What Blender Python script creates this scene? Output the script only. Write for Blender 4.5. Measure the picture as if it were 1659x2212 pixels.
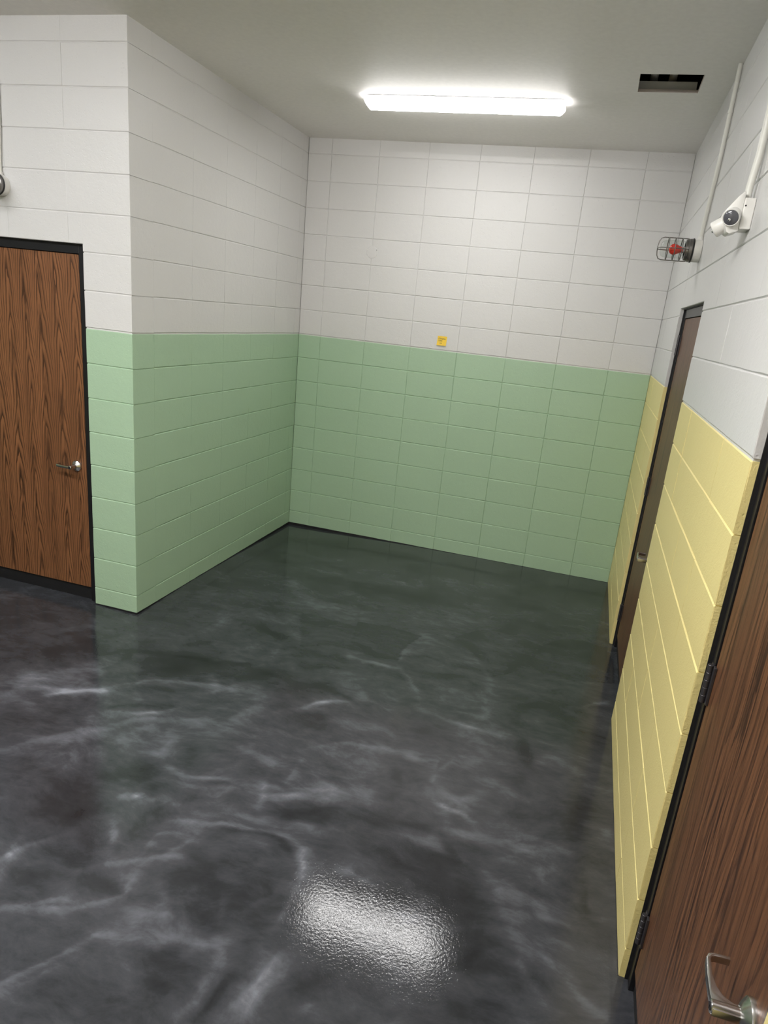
import bpy, bmesh, math, random
import numpy as np
from mathutils import Matrix, Vector

for o in list(bpy.data.objects):
    bpy.data.objects.remove(o)
SC = bpy.context.scene
COL = SC.collection
random.seed(11)

# ------------------------------------------------------------------ camera, world, exposure
F_PX, PPX, PPY = 1451.833, 36.943, 17.238            # focal length and principal point offset for a 1659 px wide frame
YAW, PITCH, ROLL = -0.2501386, -0.2978430, 0.1049825
CAM = Vector((2.53962, -5.64003, 2.00624))
fw = Vector((math.sin(YAW)*math.cos(PITCH), math.cos(YAW)*math.cos(PITCH), math.sin(PITCH)))
rt = Vector((math.cos(YAW), -math.sin(YAW), 0.0))
up = rt.cross(fw)
r2 = math.cos(ROLL)*rt + math.sin(ROLL)*up
u2 = -math.sin(ROLL)*rt + math.cos(ROLL)*up
cd = bpy.data.cameras.new('camera')
cd.sensor_fit = 'HORIZONTAL'; cd.sensor_width = 36.0
cd.lens = F_PX*36.0/1659.0
cd.shift_x = -PPX/1659.0; cd.shift_y = PPY/1659.0
cd.clip_start = 0.05
cam = bpy.data.objects.new('camera', cd); COL.objects.link(cam)
cam.matrix_world = Matrix(((r2.x, u2.x, -fw.x, CAM.x), (r2.y, u2.y, -fw.y, CAM.y), (r2.z, u2.z, -fw.z, CAM.z), (0, 0, 0, 1)))
SC.camera = cam

wd = bpy.data.worlds.new('world'); SC.world = wd; wd.use_nodes = True
wd.node_tree.nodes['Background'].inputs[0].default_value = (0.0, 0.0, 0.0, 1)
SC.view_settings.view_transform = 'Standard'; SC.view_settings.look = 'None'
SC.view_settings.gamma = 1.0; SC.view_settings.use_curve_mapping = False
SC.view_settings.exposure = 0.92
SC.cycles.max_bounces = 6; SC.cycles.diffuse_bounces = 4; SC.cycles.glossy_bounces = 3
SC.cycles.adaptive_threshold = 0.02
LAMP_MAIN, LAMP_REAR, LAMP_SIDE = 25.0, 110.0, 60.0    # radiance of the three ceiling diffusers

# ------------------------------------------------------------------ dimensions (metres)
W, D, H = 2.960, 2.264, 3.282       # alcove width, depth of the return wall, ceiling height
CO, P0 = 0.2032, 0.117              # block course height, first joint above the floor
G = P0 + 8*CO                       # top of the painted dado
HEAD = 2.19                         # masonry head of the door openings
LEVELS = [-0.03] + [P0 + i*CO for i in range(16)] + [H + 0.02]
XMIN, YMIN = -5.0, -7.3

# ------------------------------------------------------------------ node helpers
def new_mat(name):
    m = bpy.data.materials.new(name); m.use_nodes = True
    nt = m.node_tree
    return m, nt, nt.nodes['Principled BSDF']
def N(nt, kind, **kw):
    n = nt.nodes.new(kind)
    for k, v in kw.items():
        if k.startswith('i_'):
            n.inputs[k[2:].replace('_', ' ')].default_value = v
        else:
            setattr(n, k, v)
    return n
def L(nt, a, b): nt.links.new(a, b)
def math_n(nt, op, a, b=None, c=None, clamp=False):
    n = nt.nodes.new('ShaderNodeMath'); n.operation = op; n.use_clamp = clamp
    for i, v in enumerate((a, b, c)):
        if v is None: continue
        if isinstance(v, (int, float)): n.inputs[i].default_value = v
        else: nt.links.new(v, n.inputs[i])
    return n.outputs[0]
def ramp(nt, fac, stops, interp='LINEAR'):
    n = nt.nodes.new('ShaderNodeValToRGB'); n.color_ramp.interpolation = interp
    e = n.color_ramp.elements
    while len(e) < len(stops): e.new(0.5)
    for el, (p, c) in zip(e, stops):
        el.position = p; el.color = (c, c, c, 1) if isinstance(c, (int, float)) else (*c, 1)
    nt.links.new(fac, n.inputs[0])
    return n.outputs[0]
def mixc(nt, fac, a, b, mode='MIX'):
    n = nt.nodes.new('ShaderNodeMix'); n.data_type = 'RGBA'; n.blend_type = mode
    for i, v in ((0, fac), (6, a), (7, b)):
        if isinstance(v, (int, float)): n.inputs[i].default_value = v
        elif isinstance(v, tuple): n.inputs[i].default_value = (*v, 1)
        else: nt.links.new(v, n.inputs[i])
    return n.outputs[2]
def position(nt, scale=(1, 1, 1), kind='world'):
    if kind == 'world': s = nt.nodes.new('ShaderNodeNewGeometry').outputs['Position']
    else: s = nt.nodes.new('ShaderNodeTexCoord').outputs['Object']
    m = nt.nodes.new('ShaderNodeMapping'); m.inputs['Scale'].default_value = scale
    nt.links.new(s, m.inputs[0]); return m.outputs[0]
def noise(nt, vec, scale, detail=3.0, rough=0.55, dist=0.0):
    n = nt.nodes.new('ShaderNodeTexNoise'); n.inputs['Scale'].default_value = scale
    n.inputs['Detail'].default_value = detail; n.inputs['Roughness'].default_value = rough
    n.inputs['Distortion'].default_value = dist
    nt.links.new(vec, n.inputs['Vector']); return n.outputs['Fac']
def bump(nt, bsdf, height, strength, dist):
    b = nt.nodes.new('ShaderNodeBump'); b.inputs['Strength'].default_value = strength
    b.inputs['Distance'].default_value = dist
    nt.links.new(height, b.inputs['Height']); nt.links.new(b.outputs[0], bsdf.inputs['Normal'])

def plain(name, col, rough=0.5, metal=0.0, spec=0.5):
    m, nt, b = new_mat(name)
    v = noise(nt, position(nt), 35.0, 3.0)
    c = mixc(nt, v, tuple(x*0.93 for x in col), tuple(min(1, x*1.05) for x in col))
    L(nt, c, b.inputs['Base Color'])
    b.inputs['Roughness'].default_value = rough; b.inputs['Metallic'].default_value = metal
    b.inputs['Specular IOR Level'].default_value = spec
    return m

def block_paint(name, col, rough=0.45, grain=0.5, pits=0.5):
    """painted concrete block: fine sandy relief, scattered pin holes, slight tone change from block to block"""
    m, nt, b = new_mat(name)
    pos = position(nt)
    rnd = nt.nodes.new('ShaderNodeObjectInfo').outputs['Random']
    big = noise(nt, pos, 2.2, 2.0)
    tone = math_n(nt, 'ADD', math_n(nt, 'MULTIPLY', rnd, 0.05), math_n(nt, 'MULTIPLY', big, 0.10))
    c = mixc(nt, tone, tuple(x*1.03 for x in col), tuple(x*0.80 for x in col))
    L(nt, c, b.inputs['Base Color'])
    fine = noise(nt, pos, 150.0, 2.0, 0.6)
    mid = noise(nt, pos, 28.0, 2.0, 0.6)
    vor = nt.nodes.new('ShaderNodeTexVoronoi'); vor.inputs['Scale'].default_value = 58.0
    L(nt, pos, vor.inputs['Vector'])
    pit = ramp(nt, vor.outputs['Distance'], [(0.0, 0.0), (0.12, 0.1), (0.24, 1.0)])
    gate = ramp(nt, noise(nt, pos, 16.0, 3.0), [(0.50, 1.0), (0.57, 0.0)])
    pit = math_n(nt, 'MAXIMUM', pit, gate)
    h = math_n(nt, 'ADD', math_n(nt, 'MULTIPLY', fine, grain), math_n(nt, 'MULTIPLY', mid, 0.8))
    h = math_n(nt, 'ADD', h, math_n(nt, 'MULTIPLY', pit, pits))
    bump(nt, b, h, 0.6, 0.0024)
    b.inputs['Roughness'].default_value = rough
    return m

def wood(name, lam, zfreq, amp, dark, light, dens=1.0, straight=0.0):
    """oak veneer: stacked flat-sawn peaks between straight dense grain; local x across the leaf, z up"""
    m, nt, b = new_mat(name)
    tc = nt.nodes.new('ShaderNodeTexCoord').outputs['Object']
    sep = nt.nodes.new('ShaderNodeSeparateXYZ'); L(nt, tc, sep.inputs[0])
    x, z = sep.outputs[0], sep.outputs[2]
    def mapped(s):
        q = nt.nodes.new('ShaderNodeMapping'); q.inputs['Scale'].default_value = s; L(nt, tc, q.inputs[0]); return q.outputs[0]
    wob = math_n(nt, 'MULTIPLY', math_n(nt, 'SUBTRACT', noise(nt, mapped((4, 4, 1.2)), 1.0, 2.0), 0.5), lam*0.9)
    xx = math_n(nt, 'DIVIDE', math_n(nt, 'ADD', x, wob), lam)
    tri = math_n(nt, 'ABSOLUTE', math_n(nt, 'SUBTRACT', math_n(nt, 'FRACT', xx), 0.5))
    tri = math_n(nt, 'MULTIPLY', tri, 2.0)
    tri = math_n(nt, 'ADD', math_n(nt, 'MULTIPLY', tri, 0.55), math_n(nt, 'MULTIPLY', math_n(nt, 'POWER', tri, 2.2), 0.45))
    cell = math_n(nt, 'FRACT', math_n(nt, 'MULTIPLY', math_n(nt, 'FLOOR', xx), 0.37))
    zc = nt.nodes.new('ShaderNodeCombineXYZ'); L(nt, cell, zc.inputs[0]); L(nt, z, zc.inputs[2])
    zn = nt.nodes.new('ShaderNodeMapping'); zn.inputs['Scale'].default_value = (1.2, 1, 2.3); L(nt, zc.outputs[0], zn.inputs[0])
    zwarp = math_n(nt, 'MULTIPLY', noise(nt, zn.outputs[0], 1.0, 2.0), 0.62)
    f = math_n(nt, 'ADD', math_n(nt, 'MULTIPLY', math_n(nt, 'ADD', z, zwarp), zfreq), math_n(nt, 'MULTIPLY', tri, amp))
    n1 = noise(nt, mapped((14, 14, 2.2)), 1.0, 2.0, 0.5)
    f = math_n(nt, 'ADD', f, math_n(nt, 'MULTIPLY', n1, 1.3))
    n2 = noise(nt, mapped((90, 90, 14)), 1.0, 3.0, 0.6)
    f = math_n(nt, 'ADD', f, math_n(nt, 'MULTIPLY', n2, 0.32))
    fr = math_n(nt, 'FRACT', f)
    line = ramp(nt, fr, [(0.0, 1.0), (0.14, 0.92), (0.34, 0.38), (0.55, 0.04), (0.96, 0.0), (1.0, 1.0)])
    core = math_n(nt, 'SUBTRACT', 1.0, math_n(nt, 'MULTIPLY', tri, 1.9), clamp=True)
    patch = ramp(nt, noise(nt, mapped((16, 16, 3.2)), 1.0, 3.0, 0.6), [(0.50, 0.0), (0.62, 1.0)])
    blot = math_n(nt, 'MULTIPLY', math_n(nt, 'MULTIPLY', core, patch), 0.85)
    line = math_n(nt, 'MAXIMUM', math_n(nt, 'MULTIPLY', line, math_n(nt, 'MULTIPLY_ADD', tri, -0.35, 1.0)), blot)
    fib = noise(nt, mapped((170*dens, 170*dens, 3.0)), 1.0, 2.0, 0.6)
    fib = ramp(nt, fib, [(0.42, 0.0), (0.60, 1.0)])
    str8 = noise(nt, mapped((70*dens, 70*dens, 0.45)), 1.0, 5.0, 0.7)
    str8 = ramp(nt, str8, [(0.47, 0.0), (0.56, 1.0)])
    grain = math_n(nt, 'ADD', math_n(nt, 'MULTIPLY', line, 0.86*(1-0.5*straight)), math_n(nt, 'MULTIPLY', fib, 0.16 + 0.22*straight))
    grain = math_n(nt, 'ADD', grain, math_n(nt, 'MULTIPLY', str8, 0.10 + 0.5*straight), clamp=True)
    c = mixc(nt, grain, light, dark)
    lowf = noise(nt, mapped((9, 9, 0.5)), 1.0, 3.0)
    lowf = ramp(nt, lowf, [(0.40, 0.0), (0.66, 1.0)])
    c = mixc(nt, math_n(nt, 'MULTIPLY', lowf, 0.5), c, tuple(0.35*a + 0.65*d_ for a, d_ in zip(light, dark)))
    L(nt, c, b.inputs['Base Color'])
    bump(nt, b, math_n(nt, 'SUBTRACT', 1.0, grain), 0.12, 0.0006)
    b.inputs['Roughness'].default_value = 0.42
    b.inputs['Specular IOR Level'].default_value = 0.4
    return m

M = {}
M['white'] = block_paint('white_block_paint', (0.625, 0.620, 0.615), 0.42, 0.45, 0.45)
M['green'] = block_paint('green_block_paint', (0.365, 0.515, 0.36), 0.42, 0.5, 0.5)
M['yellow'] = block_paint('yellow_block_paint', (0.78, 0.665, 0.29), 0.40, 0.9, 0.35)
M['ceiling'] = plain('ceiling_paint', (0.86, 0.84, 0.815), 0.6)
M['black'] = plain('black_frame_paint', (0.008, 0.008, 0.010), 0.35)
M['gapblack'] = plain('matte_black', (0.006, 0.006, 0.008), 0.6)
M['bronze'] = plain('dark_bronze_hinge', (0.085, 0.08, 0.088), 0.36, 0.7)
M['steel'] = plain('satin_steel', (0.62, 0.61, 0.60), 0.24, 1.0)
M['keyway'] = plain('dark_keyway', (0.03, 0.03, 0.035), 0.4, 0.6)
M['fixture'] = plain('white_enamel', (0.78, 0.77, 0.80), 0.4)
M['plastic'] = plain('white_plastic', (0.80, 0.79, 0.76), 0.38)
M['conduit'] = plain('painted_conduit', (0.72, 0.715, 0.67), 0.4)
M['boxpaint'] = plain('painted_box', (0.70, 0.69, 0.66), 0.42)
M['gun'] = plain('grey_cast_metal', (0.22, 0.21, 0.20), 0.32, 0.9)
M['gasket'] = plain('black_gasket', (0.012, 0.012, 0.012), 0.5)
M['bulb_red'] = plain('red_glass_bulb', (0.75, 0.035, 0.02), 0.12)
M['socket'] = plain('porcelain_socket', (0.42, 0.41, 0.40), 0.4)
M['lens'] = plain('grey_lamp_lens', (0.10, 0.10, 0.115), 0.12)
M['chrome'] = plain('bright_reflector', (0.85, 0.85, 0.86), 0.10, 1.0)
M['amber'] = plain('amber_indicator', (0.80, 0.32, 0.14), 0.3)
M['note'] = plain('yellow_note_paper', (0.86, 0.58, 0.06), 0.7)
M['ink'] = plain('dark_ink', (0.10, 0.075, 0.02), 0.6)
M['duct'] = plain('grey_duct_metal', (0.62, 0.62, 0.61), 0.5, 0.0)
M['gypsum'] = plain('gypsum_edge', (0.52, 0.46, 0.42), 0.8)
M['void'] = plain('dark_void', (0.006, 0.006, 0.008), 0.9)
M['wood_flat'] = wood('oak_flat_sawn', 0.114, 5.2, 3.3, (0.026, 0.010, 0.005), (0.262, 0.114, 0.048))
M['wood_straight'] = wood('oak_straight_grain', 0.23, 2.6, 4.0, (0.030, 0.012, 0.007), (0.195, 0.085, 0.038), 1.6, 0.75)

def glass_mat():
    m, nt, b = new_mat('clear_glass')
    nt.nodes.remove(b)
    g = nt.nodes.new('ShaderNodeBsdfGlossy'); g.inputs['Roughness'].default_value = 0.03
    t = nt.nodes.new('ShaderNodeBsdfTransparent'); t.inputs[0].default_value = (0.93, 0.95, 0.94, 1)
    lw = nt.nodes.new('ShaderNodeLayerWeight'); lw.inputs[0].default_value = 0.5
    fac = math_n(nt, 'MULTIPLY_ADD', math_n(nt, 'POWER', lw.outputs['Facing'], 4.0), 0.55, 0.04)
    mx = nt.nodes.new('ShaderNodeMixShader')
    L(nt, fac, mx.inputs[0]); L(nt, t.outputs[0], mx.inputs[1]); L(nt, g.outputs[0], mx.inputs[2])
    L(nt, mx.outputs[0], nt.nodes['Material Output'].inputs[0])
    return m
M['glass'] = glass_mat()

def glow(name, col, strength):
    m, nt, b = new_mat(name)
    b.inputs['Base Color'].default_value = (0.9, 0.9, 0.9, 1)
    b.inputs['Emission Color'].default_value = (*col, 1)
    b.inputs['Emission Strength'].default_value = strength
    return m

def floor_mat():
    m, nt, b = new_mat('metallic_epoxy_floor')
    pos = position(nt)
    at = nt.nodes.new('ShaderNodeAttribute'); at.attribute_name = 'marble'
    streak = at.outputs['Fac']
    # swirled clouds: noise whose coordinates are pushed about by another noise
    wn = nt.nodes.new('ShaderNodeTexNoise'); wn.inputs['Scale'].default_value = 1.5; wn.inputs['Detail'].default_value = 3
    L(nt, pos, wn.inputs['Vector'])
    off = nt.nodes.new('ShaderNodeVectorMath'); off.operation = 'MULTIPLY_ADD'
    L(nt, wn.outputs['Color'], off.inputs[0]); off.inputs[1].default_value = (0.30, 0.30, 0); L(nt, pos, off.inputs[2])
    mp = nt.nodes.new('ShaderNodeMapping'); mp.inputs['Scale'].default_value = (1.3, 2.3, 1); L(nt, off.outputs[0], mp.inputs[0])
    cloud = noise(nt, mp.outputs[0], 2.0, 7.0, 0.60, 0.15)
    mp2 = nt.nodes.new('ShaderNodeMapping'); mp2.inputs['Scale'].default_value = (4.0, 7.5, 1); L(nt, off.outputs[0], mp2.inputs[0])
    wisp = noise(nt, mp2.outputs[0], 2.0, 7.0, 0.68, 0.25)
    v = math_n(nt, 'ADD', 0.43, math_n(nt, 'MULTIPLY', streak, 0.49))
    v = math_n(nt, 'ADD', v, math_n(nt, 'MULTIPLY', math_n(nt, 'SUBTRACT', cloud, 0.5), 0.62))
    v = math_n(nt, 'ADD', v, math_n(nt, 'MULTIPLY', math_n(nt, 'SUBTRACT', wisp, 0.5), 0.58), clamp=True)
    grey = ramp(nt, v, [(0.0, 0.013), (0.28, 0.026), (0.50, 0.050), (0.72, 0.105), (1.0, 0.25)])
    hue = noise(nt, pos, 0.9, 2.0)
    sp = nt.nodes.new('ShaderNodeSeparateXYZ'); L(nt, pos, sp.inputs[0])
    # greener far end, more violet corridor side: partly wall reflections put into the colour
    far = math_n(nt, 'MULTIPLY_ADD', sp.outputs[1], 0.33, 1.15, clamp=True)
    hmix = math_n(nt, 'ADD', math_n(nt, 'MULTIPLY', far, 0.7), math_n(nt, 'MULTIPLY', hue, 0.35), clamp=True)
    tint = mixc(nt, hmix, (0.95, 0.98, 1.15), (0.91, 1.01, 1.09))
    c = mixc(nt, 1.0, grey, tint, 'MULTIPLY')
    L(nt, c, b.inputs['Base Color'])
    peel = noise(nt, pos, 105.0, 3.0, 0.55)
    wave = noise(nt, pos, 7.0, 2.0, 0.5)
    h = math_n(nt, 'ADD', peel, math_n(nt, 'MULTIPLY', wave, 1.0))
    bump(nt, b, h, 1.0, 0.00033)
    b.inputs['Roughness'].default_value = 0.055
    b.inputs['Specular IOR Level'].default_value = 0.42
    return m
M['floor'] = floor_mat()

# ------------------------------------------------------------------ mesh helpers
WORLD = {}                                              # world matrix of every object made here
def obj(name, bm, mats, parent=None, mat4=None, smooth=False, sharp=None):
    me = bm if isinstance(bm, bpy.types.Mesh) else bpy.data.meshes.new(name)
    if not isinstance(bm, bpy.types.Mesh):
        bmesh.ops.recalc_face_normals(bm, faces=bm.faces)
        bm.to_mesh(me); bm.free()
        for mm in (mats if isinstance(mats, (list, tuple)) else [mats]): me.materials.append(mm)
        if smooth:
            me.polygons.foreach_set('use_smooth', [True]*len(me.polygons))
            me.set_sharp_from_angle(angle=math.radians(sharp or 40))
    o = bpy.data.objects.new(name, me); COL.objects.link(o)
    place(o, parent, mat4)
    return o
def place(o, parent=None, mat4=None):
    mat4 = mat4 or Matrix.Identity(4)
    if parent:
        o.parent = parent; o.matrix_parent_inverse = WORLD[parent.name].inverted()
    o.matrix_basis = mat4
    WORLD[o.name] = mat4
def empty(name, loc, label, cat, kind=None, group=None):
    e = bpy.data.objects.new(name, None); COL.objects.link(e); e.empty_display_size = 0.1
    place(e, None, Matrix.Translation(loc)); tag(e, label, cat, kind, group); return e
def tag(o, label=None, cat=None, kind=None, group=None):
    if label: o['label'] = label
    if cat: o['category'] = cat
    if kind: o['kind'] = kind
    if group: o['group'] = group
    return o
def box(bm, lo, hi, bev=0.0, mi=0, seg=1):
    r = bmesh.ops.create_cube(bm, size=1.0)
    vs = r['verts']
    for v in vs:
        v.co = Vector([lo[i] + (v.co[i]+0.5)*(hi[i]-lo[i]) for i in range(3)])
    fs = set(f for v in vs for f in v.link_faces)
    for f in fs: f.material_index = mi
    if bev:
        es = list(set(e for v in vs for e in v.link_edges))
        bmesh.ops.bevel(bm, geom=es, offset=bev, segments=seg, affect='EDGES', profile=0.6)
    return bm
def frame_to(axis):
    a = Vector(axis).normalized()
    t = Vector((0, 0, 1)) if abs(a.z) < 0.9 else Vector((1, 0, 0))
    u = a.cross(t).normalized(); v = a.cross(u)
    return u, v, a
def lathe(bm, origin, axis, prof, seg=24, mi=0, caps=True):
    """prof: (distance along axis, radius)"""
    u, v, a = frame_to(axis); origin = Vector(origin)
    rings = []
    for t, r in prof:
        rings.append([bm.verts.new(origin + a*t + (u*math.cos(2*math.pi*k/seg) + v*math.sin(2*math.pi*k/seg))*max(r, 1e-5)) for k in range(seg)])
    for A, B in zip(rings, rings[1:]):
        for k in range(seg):
            f = bm.faces.new((A[k], A[(k+1) % seg], B[(k+1) % seg], B[k])); f.material_index = mi
    if caps:
        for R_ in (rings[0], rings[-1]):
            f = bm.faces.new(R_); f.material_index = mi
    return bm
def tube(bm, pts, r, seg=10, closed=False):
    pts = [Vector(p) for p in pts]; n = len(pts); rings = []
    ref = None
    for i, p in enumerate(pts):
        a = pts[(i+1) % n] if (closed or i < n-1) else p
        b_ = pts[i-1] if (closed or i > 0) else p
        d = (a - b_).normalized()
        if ref is None: ref = frame_to(d)[0]
        u = (ref - d*ref.dot(d)).normalized(); v = d.cross(u); ref = u
        rings.append([bm.verts.new(p + (u*math.cos(2*math.pi*k/seg) + v*math.sin(2*math.pi*k/seg))*r) for k in range(seg)])
    pairs = list(zip(rings, rings[1:])) + ([(rings[-1], rings[0])] if closed else [])
    for A, B in pairs:
        for k in range(seg):
            bm.faces.new((A[k], A[(k+1) % seg], B[(k+1) % seg], B[k]))
    if not closed:
        bm.faces.new(rings[0]); bm.faces.new(rings[-1])
    return bm
def prism(bm, poly, z0, z1, bev=0.0):
    """poly in x,y extruded along z"""
    A = [bm.verts.new((x, y, z0)) for x, y in poly]; B = [bm.verts.new((x, y, z1)) for x, y in poly]
    bm.faces.new(A); bm.faces.new(B)
    n = len(poly)
    for i in range(n): bm.faces.new((A[i], A[(i+1) % n], B[(i+1) % n], B[i]))
    if bev:
        bmesh.ops.recalc_face_normals(bm, faces=bm.faces)
        es = [e for e in bm.edges if abs(e.verts[0].co.z - e.verts[1].co.z) < 1e-6]
        bmesh.ops.bevel(bm, geom=es, offset=bev, segments=2, affect='EDGES', profile=0.5)
    return bm
B = bmesh.new

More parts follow.
